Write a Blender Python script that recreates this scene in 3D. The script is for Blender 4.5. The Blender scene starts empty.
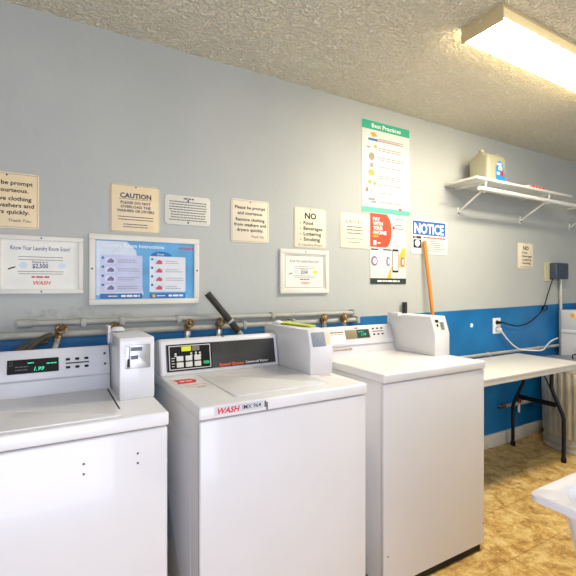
import bpy, bmesh, math, random
from mathutils import Vector, Matrix
random.seed(7)
SC = bpy.context.scene
COL = SC.collection

def lin(h):
    h = h.lstrip('#')
    r = []
    for i in (0, 2, 4):
        c = int(h[i:i+2], 16) / 255
        r.append(c / 12.92 if c <= .04045 else ((c + .055) / 1.055) ** 2.4)
    return (*r, 1)

# ------------------------------------------------------------------ camera
cd = bpy.data.cameras.new('camera'); cam = bpy.data.objects.new('camera', cd); COL.objects.link(cam)
cd.sensor_width = 36; cd.lens = 418 / 576 * 36; cd.shift_y = -1 / 576; cd.clip_start = .02
cam.location = (0, -2.065, 1.268); cam.rotation_euler = (math.pi / 2, 0, -math.pi / 6)
SC.camera = cam
# ------------------------------------------------------------------ world, added daylight fill, exposure
wd = bpy.data.worlds.new('world'); SC.world = wd; wd.use_nodes = True
bg = wd.node_tree.nodes['Background']; bg.inputs[0].default_value = (.62, .74, 1, 1); bg.inputs[1].default_value = .8
def area(name, loc, rot, sx, sy, power, color):
    l = bpy.data.lights.new(name, 'AREA'); l.shape = 'RECTANGLE'; l.size = sx; l.size_y = sy; l.energy = power; l.color = color
    o = bpy.data.objects.new(name, l); COL.objects.link(o); o.location = loc; o.rotation_euler = rot
    return o
# cool fill light added behind the camera, as daylight from an unseen doorway
area('added_doorway_fill', (-.05, -2.86, 1.1), (math.pi / 2, 0, 0), 1.5, 1.95, 17, (.85, .86, 1))
# weaker cool light added farther right, as daylight from an unseen window
area('added_window_fill', (3.3, -2.86, 1.55), (math.pi / 2, 0, 0), 1.5, 1.1, 7, (.80, .88, 1))
LENS_POWER = 30.0
SC.view_settings.view_transform = 'Standard'; SC.view_settings.look = 'None'
SC.view_settings.gamma = 1; SC.view_settings.use_curve_mapping = False
SC.view_settings.exposure = 1.0

# ------------------------------------------------------------------ materials
def mat(name, col, rough=.5, metal=0, bump=0, bscale=40, var=0, vscale=6, spec=.5, emit=None, es=0, coat=0, stretch=None):
    m = bpy.data.materials.new(name); m.use_nodes = True
    nt = m.node_tree; N = nt.nodes; L = nt.links; b = N['Principled BSDF']
    c = lin(col) if isinstance(col, str) else (*col, 1)
    b.inputs['Base Color'].default_value = c; b.inputs['Roughness'].default_value = rough
    b.inputs['Metallic'].default_value = metal; b.inputs['Specular IOR Level'].default_value = spec
    b.inputs['Coat Weight'].default_value = coat
    tc = N.new('ShaderNodeTexCoord'); src = tc.outputs['Object']
    if stretch:
        mp = N.new('ShaderNodeMapping'); mp.inputs['Scale'].default_value = stretch; L.new(src, mp.inputs[0]); src = mp.outputs[0]
    if bump:
        n = N.new('ShaderNodeTexNoise'); n.inputs['Scale'].default_value = bscale; n.inputs['Detail'].default_value = 4
        L.new(src, n.inputs['Vector'])
        bp = N.new('ShaderNodeBump'); bp.inputs['Strength'].default_value = bump; bp.inputs['Distance'].default_value = .01
        L.new(n.outputs[0], bp.inputs['Height']); L.new(bp.outputs[0], b.inputs['Normal'])
    if var:
        n = N.new('ShaderNodeTexNoise'); n.inputs['Scale'].default_value = vscale; n.inputs['Detail'].default_value = 5
        L.new(src, n.inputs['Vector'])
        r = N.new('ShaderNodeValToRGB')
        r.color_ramp.elements[0].position = .3; r.color_ramp.elements[1].position = .7
        r.color_ramp.elements[0].color = tuple(x * (1 - var) for x in c[:3]) + (1,)
        r.color_ramp.elements[1].color = tuple(min(1, x * (1 + var * .5)) for x in c[:3]) + (1,)
        L.new(n.outputs[0], r.inputs[0]); L.new(r.outputs[0], b.inputs['Base Color'])
    if emit:
        b.inputs['Emission Color'].default_value = lin(emit); b.inputs['Emission Strength'].default_value = es
    return m

def wall_material(name, split):
    m = mat(name, '#d3d7d6', .75); nt = m.node_tree; N = nt.nodes; L = nt.links; b = N['Principled BSDF']
    g = N.new('ShaderNodeNewGeometry'); sx = N.new('ShaderNodeSeparateXYZ'); L.new(g.outputs['Position'], sx.inputs[0])
    n0 = N.new('ShaderNodeTexNoise'); n0.inputs['Scale'].default_value = 5; L.new(g.outputs['Position'], n0.inputs['Vector'])
    ma = N.new('ShaderNodeMath'); ma.operation = 'MULTIPLY_ADD'; ma.inputs[1].default_value = .006
    sl = N.new('ShaderNodeMath'); sl.operation = 'MULTIPLY_ADD'; sl.inputs[1].default_value = -.0148
    L.new(sx.outputs['X'], sl.inputs[0]); L.new(sx.outputs['Z'], sl.inputs[2])
    L.new(n0.outputs[0], ma.inputs[0]); L.new(sl.outputs[0], ma.inputs[2])
    gt = N.new('ShaderNodeMath'); gt.operation = 'GREATER_THAN'; gt.inputs[1].default_value = split + .003; L.new(ma.outputs[0], gt.inputs[0])
    def tint(a, bcol, sc):
        n = N.new('ShaderNodeTexNoise'); n.inputs['Scale'].default_value = sc; n.inputs['Detail'].default_value = 6
        L.new(g.outputs['Position'], n.inputs['Vector'])
        r = N.new('ShaderNodeValToRGB'); r.color_ramp.elements[0].position = .35; r.color_ramp.elements[1].position = .68
        r.color_ramp.elements[0].color = lin(a); r.color_ramp.elements[1].color = lin(bcol); L.new(n.outputs[0], r.inputs[0]); return r
    grey = tint('#b0b4b0', '#b8bbb6', 1.6); blue = tint('#04639d', '#0b75b2', 4)
    mx = N.new('ShaderNodeMix'); mx.data_type = 'RGBA'
    L.new(gt.outputs[0], mx.inputs['Factor']); L.new(blue.outputs[0], mx.inputs[6]); L.new(grey.outputs[0], mx.inputs[7])
    L.new(mx.outputs[2], b.inputs['Base Color'])
    rr = N.new('ShaderNodeMath'); rr.operation = 'MULTIPLY_ADD'; rr.inputs[1].default_value = .25; rr.inputs[2].default_value = .45
    L.new(gt.outputs[0], rr.inputs[0]); L.new(rr.outputs[0], b.inputs['Roughness'])
    n1 = N.new('ShaderNodeTexNoise'); n1.inputs['Scale'].default_value = 26; n1.inputs['Detail'].default_value = 3; L.new(g.outputs['Position'], n1.inputs['Vector'])
    bp = N.new('ShaderNodeBump'); bp.inputs['Strength'].default_value = .22; bp.inputs['Distance'].default_value = .006
    L.new(n1.outputs[0], bp.inputs['Height']); L.new(bp.outputs[0], b.inputs['Normal'])
    return m

def ceiling_material():
    m = mat('popcorn_ceiling', '#ddd5ba', .95); nt = m.node_tree; N = nt.nodes; L = nt.links; b = N['Principled BSDF']
    g = N.new('ShaderNodeNewGeometry')
    v = N.new('ShaderNodeTexNoise'); v.inputs['Scale'].default_value = 60; v.inputs['Detail'].default_value = 3
    L.new(g.outputs['Position'], v.inputs['Vector'])
    r = N.new('ShaderNodeValToRGB'); r.color_ramp.elements[0].position = .42; r.color_ramp.elements[1].position = .62
    L.new(v.outputs[0], r.inputs[0])
    bp = N.new('ShaderNodeBump'); bp.inputs['Strength'].default_value = 1; bp.inputs['Distance'].default_value = .012
    L.new(r.outputs[0], bp.inputs['Height']); L.new(bp.outputs[0], b.inputs['Normal'])
    r2 = N.new('ShaderNodeValToRGB'); r2.color_ramp.elements[0].color = lin('#d6ccac'); r2.color_ramp.elements[1].color = lin('#fffbec')
    L.new(v.outputs[0], r2.inputs[0]); L.new(r2.outputs[0], b.inputs['Base Color'])
    return m

def floor_material():
    m = mat('stone_vinyl', '#c9a45c', .38); nt = m.node_tree; N = nt.nodes; L = nt.links; b = N['Principled BSDF']
    g = N.new('ShaderNodeNewGeometry')
    n = N.new('ShaderNodeTexNoise'); n.inputs['Scale'].default_value = 11; n.inputs['Detail'].default_value = 14; n.inputs['Roughness'].default_value = .82
    n.inputs['Distortion'].default_value = .35; L.new(g.outputs['Position'], n.inputs['Vector'])
    r = N.new('ShaderNodeValToRGB'); e = r.color_ramp.elements
    e[0].position = .35; e[0].color = lin('#80632f'); e[1].position = .66; e[1].color = lin('#f0dca6')
    x = e.new(.46); x.color = lin('#c39a56'); x = e.new(.53); x.color = lin('#dcba72')
    L.new(n.outputs[0], r.inputs[0])
    # per tile tint and dark joints of the printed tile pattern
    br = N.new('ShaderNodeTexBrick'); br.offset = .5; br.inputs['Scale'].default_value = 1; br.inputs['Mortar Size'].default_value = .003
    br.inputs['Brick Width'].default_value = .46; br.inputs['Row Height'].default_value = .3
    br.inputs['Color1'].default_value = (1, 1, 1, 1); br.inputs['Color2'].default_value = (.74, .70, .64, 1); br.inputs['Mortar'].default_value = (.62, .55, .45, 1)
    br.inputs['Bias'].default_value = -.2
    L.new(g.outputs['Position'], br.inputs['Vector'])
    mx = N.new('ShaderNodeMix'); mx.data_type = 'RGBA'; mx.blend_type = 'MULTIPLY'; mx.inputs['Factor'].default_value = .75
    L.new(r.outputs[0], mx.inputs[6]); L.new(br.outputs[0], mx.inputs[7]); L.new(mx.outputs[2], b.inputs['Base Color'])
    bp = N.new('ShaderNodeBump'); bp.inputs['Strength'].default_value = .15; bp.inputs['Distance'].default_value = .004
    L.new(n.outputs[0], bp.inputs['Height']); L.new(bp.outputs[0], b.inputs['Normal'])
    return m

M = {
 'wall': wall_material('grey_over_blue_paint', 1.054), 'ceiling': ceiling_material(), 'floor': floor_material(),
 'plainwall': mat('pale_wall_paint', '#dededa', .8, bump=.15, bscale=25),
 'enamel': mat('white_enamel', '#dedddd', .22, var=.03, vscale=3, coat=.3),
 'enamel_lid': mat('worn_white_enamel', '#e6e6e6', .25, var=.05, vscale=5, coat=.25),
 'enamel_side': mat('galvanised_grey_side', '#b9bab8', .35, var=.1, vscale=5),
 'panel_grey': mat('pale_grey_panel', '#cfd0d4', .35, var=.03),
 'seam': mat('dark_seam', '#2a2a2c', .7, var=.1), 'black': mat('black_plastic', '#0c0d0e', .45, spec=.25, var=.15, vscale=20),
 'darkgrey': mat('dark_grey_panel', '#3b3c3c', .3, var=.2, vscale=12),
 'nickel': mat('satin_metal', '#b4b4b2', .3, .85, var=.1, vscale=30),
 'screw': mat('screw_metal', '#55565a', .35, .8, var=.1),
 'led_green': mat('green_digits', '#0a5a40', .4, emit='#38f0b0', es=.5, var=.02),
 'led_yellow': mat('yellow_lit_display', '#a8b010', .4, emit='#d4d818', es=.25, var=.02),
 'green': mat('green_key', '#1db36a', .4, var=.05), 'greydisp': mat('unlit_display', '#76705f', .4, var=.05),
 'keywhite': mat('key_white', '#d8d8cf', .45, var=.04), 'brown': mat('brown_panel', '#8b7d5c', .4, var=.08),
 'darkgreen': mat('dark_green_display', '#153a33', .35, var=.1), 'tan': mat('tan_print', '#b08a55', .6, var=.05),
 'orange_ink': mat('orange_ink', '#f0622d', .5, var=.02), 'white_ink': mat('white_ink', '#eeeeec', .55, var=.02),
 'red_ink': mat('red_ink', '#d8242c', .5, var=.04), 'black_ink': mat('black_ink', '#1c1c20', .6, var=.05),
 'grey_ink': mat('grey_ink', '#5d5e62', .6, var=.05), 'blue_ink': mat('blue_ink', '#39408f', .6, var=.05),
 'navy_ink': mat('navy_ink', '#2b2f63', .6, var=.05), 'pale_ink': mat('pale_grey_ink', '#8d8e90', .6, var=.04),
 'cream': mat('cream_plate', '#ecd8b0', .55, var=.05, vscale=9), 'cream2': mat('pale_cream_plate', '#eadfc4', .55, var=.04, vscale=9),
 'ivory': mat('ivory_plate', '#dcdacb', .55, var=.04, vscale=9),
 'frame_white': mat('white_frame', '#dfdccf', .4, var=.03), 'paper': mat('poster_paper', '#dddcd6', .5, var=.02),
 'poster_cream': mat('faded_poster', '#e8e6da', .45, var=.06, vscale=12),
 'poster_blue': mat('blue_poster', '#5fa6d6', .35, var=.25, vscale=9), 'deepblue': mat('deep_blue_print', '#1d6fb5', .45, var=.08),
 'palegrey_print': mat('pale_grey_print', '#dcdfe4', .5, var=.05, vscale=20), 'lilac': mat('lilac_print', '#c3c9e4', .5, var=.12, vscale=9), 'paleblue': mat('pale_blue_print', '#cfdbe8', .5, var=.08, vscale=20), 'teal': mat('teal_print', '#1faa86', .5, var=.03),
 'mint': mat('mint_print', '#5fc5a6', .5, var=.03), 'redorange': mat('red_orange_print', '#e8492a', .5, var=.03),
 'yellow': mat('yellow_print', '#eab340', .5, var=.05), 'violet': mat('violet_print', '#7d6699', .5, var=.06),
 'notice': mat('notice_blue', '#2160ae', .45, var=.03), 'lime': mat('lime_label', '#c8dc28', .5, var=.05),
 'gold': mat('gold_print', '#c9a64a', .5, var=.1), 'darkteal': mat('dark_print', '#26352f', .5, var=.06),
 'pinkred': mat('pink_red_print', '#c94f5a', .5, var=.06),
 'pipe': mat('painted_pipe', '#adaea6', .5, bump=.3, bscale=60, var=.12, vscale=15),
 'brass': mat('tarnished_brass', '#8d7450', .4, .8, bump=.3, bscale=60, var=.3, vscale=30),
 'braid': mat('pale_hose', '#c6c2b4', .45, bump=.4, bscale=150, var=.15, vscale=60),
 'darkhose': mat('dark_grey_hose', '#4a463d', .5, bump=.3, bscale=80, var=.35, vscale=20),
 'foam': mat('black_foam', '#33302a', .75, bump=.4, bscale=90, var=.3, vscale=25),
 'wood_orange': mat('orange_painted_wood', '#dd8a1e', .45, var=.12, vscale=8, stretch=(6, 6, .6)),
 'darksteel': mat('dark_steel', '#3a3b3b', .45, .5, var=.2), 'housing': mat('cream_metal', '#d8c79a', .45, var=.04),
 'lens': mat('glowing_lens', '#fff3d8', .4, emit='#fff4de', es=LENS_POWER),
 'lens_side': mat('lens_side_glow', '#e8d8a8', .4, emit='#ffe0a0', es=.16), 'lens_wall_side': mat('lens_wall_side_glow', '#e8d8a8', .4, emit='#ffe6b0', es=7),
 'shelf': mat('white_painted_wood', '#d9dad2', .45, var=.05), 'rod': mat('white_rod', '#dfe0da', .35, var=.05),
 'jug': mat('cloudy_plastic', '#a3a088', .4, var=.05, vscale=6), 'labelblue': mat('label_blue', '#1e86c8', .4, var=.1, vscale=30),
 'white': mat('white_plastic', '#e9e8e4', .35, var=.02), 'socket': mat('socket_slot', '#3a3634', .5, var=.1),
 'wallbox': mat('slate_blue_plastic', '#3d4a5c', .4, var=.1, vscale=20), 'beige': mat('beige_plastic', '#c8c2a0', .5, var=.05),
 'table': mat('grey_beige_table', '#d3d0c8', .42, bump=.05, bscale=120, var=.04, vscale=8),
 'leg': mat('dark_tube', '#17181a', .4, .3, var=.15),
 'galv': mat('galvanised_steel', '#cbcabe', .36, .45, bump=.15, bscale=30, var=.22, vscale=9),
 'galvlid': mat('dull_zinc_lid', '#8d94a0', .5, .4, var=.12, vscale=20),
 'tub': mat('tub_plastic', '#e4e2e4', .28, var=.02), 'baseboard': mat('pale_baseboard', '#d8d4c6', .5, var=.1, vscale=6),
 'rag': mat('pale_cloth', '#cfcde0', .8, bump=.3, bscale=60, var=.15, vscale=30), 'plaster': mat('rough_plaster', '#b5b7b0', .8, bump=.5, bscale=60, var=.2, vscale=30),
 'copper': mat('red_valve', '#8c2f28', .45, .2, var=.2), 'outside': mat('outside_ground', '#8f8f88', .9, var=.1),
}

# ------------------------------------------------------------------ mesh helpers
SPLIT = {k: 0 for k in ('illustration', 'phone', 'hand', 'symbol_panel', 'lid_gap', 'coin_guide', 'coin_slot', 'number_badge')}
SPLIT.update(lettering=.011, sticker=.02, digits=.01, stripe=.01)
class MB:
    def __init__(s): s.bm = bmesh.new()
    def _add(s, verts, faces):
        vs = [s.bm.verts.new(v) for v in verts]; out = []
        for f in faces:
            try: out.append(s.bm.faces.new([vs[i] for i in f]))
            except ValueError: pass
        return vs, out
    def _bevel(s, faces, r, seg):
        bmesh.ops.recalc_face_normals(s.bm, faces=faces)
        es = {e for f in faces for e in f.edges if len(e.link_faces) == 2 and e.calc_face_angle(0) > .5}
        if r and es: bmesh.ops.bevel(s.bm, geom=list(es), offset=r, segments=seg, profile=.5, affect='EDGES', clamp_overlap=True)
    def box(s, x0, x1, y0, y1, z0, z1, r=0, seg=2):
        v = [(x, y, z) for z in (z0, z1) for y in (y0, y1) for x in (x0, x1)]
        _, f = s._add(v, [(0, 2, 3, 1), (4, 5, 7, 6), (0, 1, 5, 4), (2, 6, 7, 3), (0, 4, 6, 2), (1, 3, 7, 5)])
        s._bevel(f, r, seg); return s
    def prism(s, pts, vec, r=0, seg=2):
        n = len(pts); vec = Vector(vec)
        v = [Vector(p) for p in pts] + [Vector(p) + vec for p in pts]
        _, f = s._add(v, [tuple(range(n))[::-1], tuple(range(n, 2 * n))] + [(i, (i + 1) % n, n + (i + 1) % n, n + i) for i in range(n)])
        s._bevel(f, r, seg); return s
    def prism_x(s, prof, x0, x1, r=0, seg=2): return s.prism([(x0, y, z) for y, z in prof], (x1 - x0, 0, 0), r, seg)
    def tube(s, path, rad, n=10, caps=True, rads=None):
        P = [Vector(p) for p in path]; rings = []; up = None
        for i, p in enumerate(P):
            t = (P[min(i + 1, len(P) - 1)] - P[max(i - 1, 0)]).normalized()
            if up is None:
                a = Vector((0, 0, 1)) if abs(t.z) < .9 else Vector((1, 0, 0)); up = t.cross(a).normalized()
            up = (up - t * up.dot(t)).normalized(); w = t.cross(up); rr = rads[i] if rads else rad
            rings.append([s.bm.verts.new(p + (up * math.cos(2 * math.pi * k / n) + w * math.sin(2 * math.pi * k / n)) * rr) for k in range(n)])
        for a, b in zip(rings, rings[1:]):
            for k in range(n): s.bm.faces.new((a[k], a[(k + 1) % n], b[(k + 1) % n], b[k]))
        if caps: s.bm.faces.new(rings[0][::-1]); s.bm.faces.new(rings[-1])
        return s
    def lathe(s, prof, c, n=32, mod=None):
        rings = []
        for r, z in prof:
            rings.append([s.bm.verts.new((c[0] + (r + (mod(k, z) if mod else 0)) * math.cos(2 * math.pi * k / n), c[1] + (r + (mod(k, z) if mod else 0)) * math.sin(2 * math.pi * k / n), c[2] + z)) for k in range(n)])
        for a, b in zip(rings, rings[1:]):
            for k in range(n): s.bm.faces.new((a[k], a[(k + 1) % n], b[(k + 1) % n], b[k]))
        s.bm.faces.new(rings[0][::-1]); s.bm.faces.new(rings[-1]); return s
    # flat pieces laid on a frame
    def plate(s, F, a0, b0, a1, b1, off=0, th=.001, r=0, bev=0):
        if r:
            pts = []
            for cx, cy, st in ((a1 - r, b1 - r, 0), (a0 + r, b1 - r, 90), (a0 + r, b0 + r, 180), (a1 - r, b0 + r, 270)):
                for k in range(5):
                    t = math.radians(st + k * 22.5); pts.append((cx + r * math.cos(t), cy + r * math.sin(t)))
        else: pts = [(a0, b0), (a1, b0), (a1, b1), (a0, b1)]
        return s.poly(F, pts, off, th, bev)
    def poly(s, F, pts, off=0, th=.001, bev=0): return s.prism([F.p(a, b, off) for a, b in pts], F.n * th, bev)
    def disc(s, F, a, b, ra, rb=None, off=0, th=.001, n=16):
        rb = rb or ra; return s.poly(F, [(a + ra * math.cos(2 * math.pi * k / n), b + rb * math.sin(2 * math.pi * k / n)) for k in range(n)], off, th)
    def ring(s, F, a0, b0, a1, b1, w, off, th, bev=0):
        s.plate(F, a0, b1 - w, a1, b1, off, th, 0, bev); s.plate(F, a0, b0, a1, b0 + w, off, th, 0, bev)
        s.plate(F, a0, b0 + w, a0 + w, b1 - w, off, th, 0, bev); return s.plate(F, a1 - w, b0 + w, a1, b1 - w, off, th, 0, bev)
    def text(s, F, txt, a, b, h, width=None, align='CENTER', bold=0, shear=0, off=.001, th=.0004):
        c = bpy.data.curves.new('t', 'FONT'); c.body = txt; c.size = 1; c.resolution_u = 2; c.offset = bold; c.shear = shear
        o = bpy.data.objects.new('t', c); COL.objects.link(o); bpy.context.view_layer.update()
        me = bpy.data.meshes.new_from_object(o.evaluated_get(bpy.context.evaluated_depsgraph_get()))
        xs = [v.co.x for v in me.vertices]; x0, x1 = min(xs), max(xs)
        sy = h / .73; sx = width / (x1 - x0) if width else sy; w = (x1 - x0) * sx
        a0 = a - w / 2 if align == 'CENTER' else (a - w if align == 'RIGHT' else a)
        vs = [s.bm.verts.new(F.p(a0 + (v.co.x - x0) * sx, b + v.co.y * sy, off + th)) for v in me.vertices]
        for p in me.polygons:
            try: s.bm.faces.new([vs[i] for i in p.vertices])
            except ValueError: pass
        bpy.data.objects.remove(o); bpy.data.curves.remove(c); bpy.data.meshes.remove(me); return s
    def scrawl(s, F, a0, a1, b, h, n=1, gap=0, off=.001, ragged=.15, align='L'):
        # rows too small to read: broken short bars
        for i in range(n):
            e = a1 - (a1 - a0) * random.random() * ragged; st = a0
            if align == 'C': st = a0 + (a1 - e) / 2; e = a1 - (a1 - e) / 2
            x = st
            while x < e - h * .5:
                w = min(e - x, h * random.uniform(1.5, 4)); s.plate(F, x, b - i * gap, x + w, b - i * gap + h, off, .0004); x += w + h * .5
        return s
    def islands(s, name, m, parent, gap=0):
        # every loose piece (or cluster of pieces closer than gap) becomes a part of its own
        seen = set(); parts = []
        for v0 in s.bm.verts:
            if v0 in seen: continue
            st = [v0]; seen.add(v0); vs = []
            while st:
                v = st.pop(); vs.append(v)
                for e in v.link_edges:
                    w = e.other_vert(v)
                    if w not in seen: seen.add(w); st.append(w)
            parts.append(vs)
        if gap:
            bb = [([min(v.co[i] for v in p) for i in range(3)], [max(v.co[i] for v in p) for i in range(3)]) for p in parts]
            grp = list(range(len(parts)))
            for i in range(len(parts)):
                for j in range(i):
                    if grp[i] != grp[j] and all(bb[i][0][k] - bb[j][1][k] < gap and bb[j][0][k] - bb[i][1][k] < gap for k in range(3)):
                        o = grp[j]; grp = [grp[i] if x == o else x for x in grp]
            parts = [[v for q, p in enumerate(parts) if grp[q] == u for v in p] for u in dict.fromkeys(grp)]
        out = []
        for vs in parts:
            n = MB(); mp = {v: n.bm.verts.new(v.co) for v in vs}
            for f in {f: 1 for v in vs for f in v.link_faces}: n.bm.faces.new([mp[v] for v in f.verts])
            out.append(n)
        s.bm.free()
        return [n.build(name, m, parent, whole=True) for n in out][0]
    def build(s, name, m, parent=None, smooth=.6, loc=None, whole=False):
        if name in SPLIT and parent and not whole: return s.islands(name, m, parent, SPLIT[name])
        bmesh.ops.recalc_face_normals(s.bm, faces=[f for f in s.bm.faces if any(len(e.link_faces) > 1 for e in f.edges)])
        if parent: o0 = wloc(parent)
        elif loc: o0 = Vector(loc)
        else:
            co = [v.co for v in s.bm.verts]
            o0 = Vector(((min(c.x for c in co) + max(c.x for c in co)) / 2, (min(c.y for c in co) + max(c.y for c in co)) / 2, min(c.z for c in co)))
        for v in s.bm.verts: v.co -= o0
        me = bpy.data.meshes.new(name); s.bm.to_mesh(me); s.bm.free()
        for p in me.polygons: p.use_smooth = True
        me.set_sharp_from_angle(angle=smooth)
        me.materials.append(M[m] if isinstance(m, str) else m)
        o = bpy.data.objects.new(name, me); COL.objects.link(o)
        if parent: o.parent = parent
        else: o.location = o0
        return o
def wloc(o):
    v = Vector((0, 0, 0))
    while o: v += o.location; o = o.parent
    return v
class Frame:
    def __init__(s, O, ex=(1, 0, 0), ey=(0, 0, 1)):
        s.O = Vector(O); s.ex = Vector(ex).normalized(); s.ey = Vector(ey).normalized(); s.n = s.ex.cross(s.ey)
    def p(s, a, b, off=0): return s.O + s.ex * a + s.ey * b + s.n * off
WALL = Frame((0, 0, 0))
def thing(name, label, cat, loc, group=None):
    o = bpy.data.objects.new(name, None); o.empty_display_size = .1; COL.objects.link(o); o.location = loc
    return tag(o, label, cat, group)
def tag(o, label, cat, group=None):
    o['label'] = label; o['category'] = cat
    if group: o['group'] = group
    return o
def struct(name, mb, m):
    o = mb.build(name, m); o['kind'] = 'structure'; return o
def copy_tree(o, parent=None):
    c = o.copy(); COL.objects.link(c); c.parent = parent
    for ch in list(o.children): copy_tree(ch, c)
    return c
def arc(c, r, a0, a1, n, ax, ay):
    c = Vector(c); ax = Vector(ax); ay = Vector(ay)
    return [c + ax * r * math.cos(math.radians(a0 + (a1 - a0) * i / n)) + ay * r * math.sin(math.radians(a0 + (a1 - a0) * i / n)) for i in range(n + 1)]
def smooth_path(pts, n=6):
    P = [Vector(p) for p in pts]; P = [2 * P[0] - P[1]] + P + [2 * P[-1] - P[-2]]; out = []
    for i in range(1, len(P) - 2):
        for k in range(n):
            t = k / n; a, b, c, d = P[i-1:i+3]
            out.append(.5 * ((2 * b) + (c - a) * t + (2 * a - 5 * b + 4 * c - d) * t * t + (3 * b - a - 3 * c + d) * t ** 3))
    return out + [P[-2]]

# ------------------------------------------------------------------ the room
XL, XR, YN, HC = -2.6, 5.0, -2.7, 2.44
struct('floor', MB().box(XL - .1, XR + .1, YN - .1, .1, -.1, 0), 'floor')
struct('ceiling', MB().box(XL - .1, XR + .1, YN - .1, .1, HC, HC + .1), 'ceiling')
struct('wall_far', MB().box(XL - .1, XR + .1, 0, .1, 0, HC), 'wall')
struct('wall_left', MB().box(XL - .1, XL, YN, 0, 0, HC), 'plainwall')
struct('wall_right', MB().box(XR, XR + .1, YN, 0, 0, HC), 'wall')
nw = MB(); nw.box(XL, -.8, YN - .1, YN, 0, HC); nw.box(.7, 2.5, YN - .1, YN, 0, HC); nw.box(4.1, XR, YN - .1, YN, 0, HC); nw.box(2.5, 4.1, YN - .1, YN, 0, .98); nw.box(2.5, 4.1, YN - .1, YN, 2.12, HC); nw.box(-.8, .7, YN - .1, YN, 2.08, HC)
struct('wall_near', nw, 'plainwall')
df = MB(); df.box(-.87, -.8, YN - .1, YN + .012, 0, 2.15, .004); df.box(.7, .77, YN - .1, YN + .012, 0, 2.15, .004); df.box(-.8, .7, YN - .1, YN + .012, 2.08, 2.15, .004)
struct('trim_1', df, 'frame_white')  # frame of the unseen doorway, positioned to suit the fill light
wf = MB(); wf.ring(Frame((0, YN - .06, 0)), 2.5, .98, 4.1, 2.12, .05, 0, .05, .003); wf.box(3.285, 3.315, YN - .1, YN - .06, 1.03, 2.07, .003)
struct('added_window_1', wf, 'frame_white')  # unseen window, added to go with the cool light on the right
struct('baseboard_far', MB().box(1.86, XR, -.014, 0, 0, .105, .004), 'baseboard')
struct('baseboard_right', MB().box(XR - .014, XR, YN, -.014, 0, .105, .004), 'baseboard')
pp = MB()
for i in range(16):
    x = random.uniform(-.08, .33); z = random.uniform(1.13, 1.18)
    pp.disc(WALL, x, z, random.uniform(.012, .035), random.uniform(.006, .016), 0, random.uniform(.0006, .0016), 9)
po = pp.build('trim_2', 'plaster'); po['kind'] = 'structure'

# ------------------------------------------------------------------ ceiling light
t = thing('ceiling_light', 'long cream metal fluorescent light with a glowing flat lens, fixed to the ceiling', 'light', (2.245, -.917, 2.37))
LX0, LX1, LY0, LY1 = 1.63, 2.86, -1.015, -.82
h = MB(); h.box(LX0, LX1, LY0 - .002, LY1 + .002, HC - .014, HC, .002)
h.build('housing', 'housing', t)
for ya, yb in ((LY0, LY0 + .004), (LY1 - .004, LY1)): MB().box(LX0 + .003, LX1 - .003, ya, yb, 2.382, HC - .012, .001).build('lens_side', 'lens_side' if ya < -.9 else 'lens_wall_side', t)
for x in (LX0 - .004, LX1 - .004):
    e = MB().box(x, x + .008, LY0 - .003, LY1 + .003, 2.368, HC, .002).build('end_plate', 'housing', t)
    MB().disc(Frame((x - .0005 if x < 2 else x + .0085, -.917, 2.415), (0, -1, 0) if x < 2 else (0, 1, 0)), .0, .0, .006, th=.003).build('screw', 'white', e)
lp = [(LY0 + (LY1 - LY0) * k / 12, 2.382 - .012 * math.sin(math.pi * k / 12) ** .6) for k in range(13)] + [(LY1 - .002, 2.386), (LY0 + .002, 2.386)]
MB().prism_x(lp, LX0 + .005, LX1 - .005).build('lens', 'lens', t)

# ------------------------------------------------------------------ signs and frames on the far wall
def screw_part(parent, pts, off, r=.0035, m='screw'):
    for x, z in pts: MB().disc(WALL, x, z, r, off=off, th=.0015, n=10).build('screw', m, parent)
def sign(name, label, cat, x0, z0, x1, z1, m, r=.012, th=.004, group=None):
    t = thing(name, label, cat, ((x0 + x1) / 2, 0, z0), group)
    MB().plate(WALL, x0, z0, x1, z1, 0, th, r, .0008).build('plate', m, t); return t
def border(t, x0, z0, x1, z1, m, off=.0041, ins=.006, w=.0012):
    MB().ring(WALL, x0 + ins, z0 + ins, x1 - ins, z1 - ins, w, off, .0004).build('border', m, t)

def prompt_sign(x0, z0, w, h, label, m):
    x1 = x0 + w; z1 = z0 + h; xc = x0 + w / 2
    t = sign('wall_sign', label, 'sign', x0, z0, x1, z1, m); border(t, x0, z0, x1, z1, 'grey_ink')
    b = MB(); hh = h * .074
    for i, s in enumerate(('Please be prompt', 'and courteous.')): b.text(WALL, s, xc, z1 - h * (.22 + .13 * i), hh, w * (.80, .66)[i], bold=.024, off=.0041)
    for i, s in enumerate(('Remove clothing', 'from washers and', 'dryers quickly.')): b.text(WALL, s, xc, z1 - h * (.50 + .12 * i), hh, w * (.76, .84, .70)[i], bold=.024, off=.0041)
    b.text(WALL, 'Thank You.', x1 - w * .12, z1 - h * .88, hh * .7, w * .36, 'RIGHT', .004, off=.0041)
    b.build('lettering', 'black_ink', t); screw_part(t, [(xc, z1 - .012)], .0042); return t
prompt_sign(-.255, 1.51, .227, .231, 'cream prompt sign cut by the left edge, above the wide framed reward notice', 'cream')
prompt_sign(.842, 1.508, .225, .230, 'cream wall sign asking to be prompt, right of the small ivory notice', 'cream2')

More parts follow.
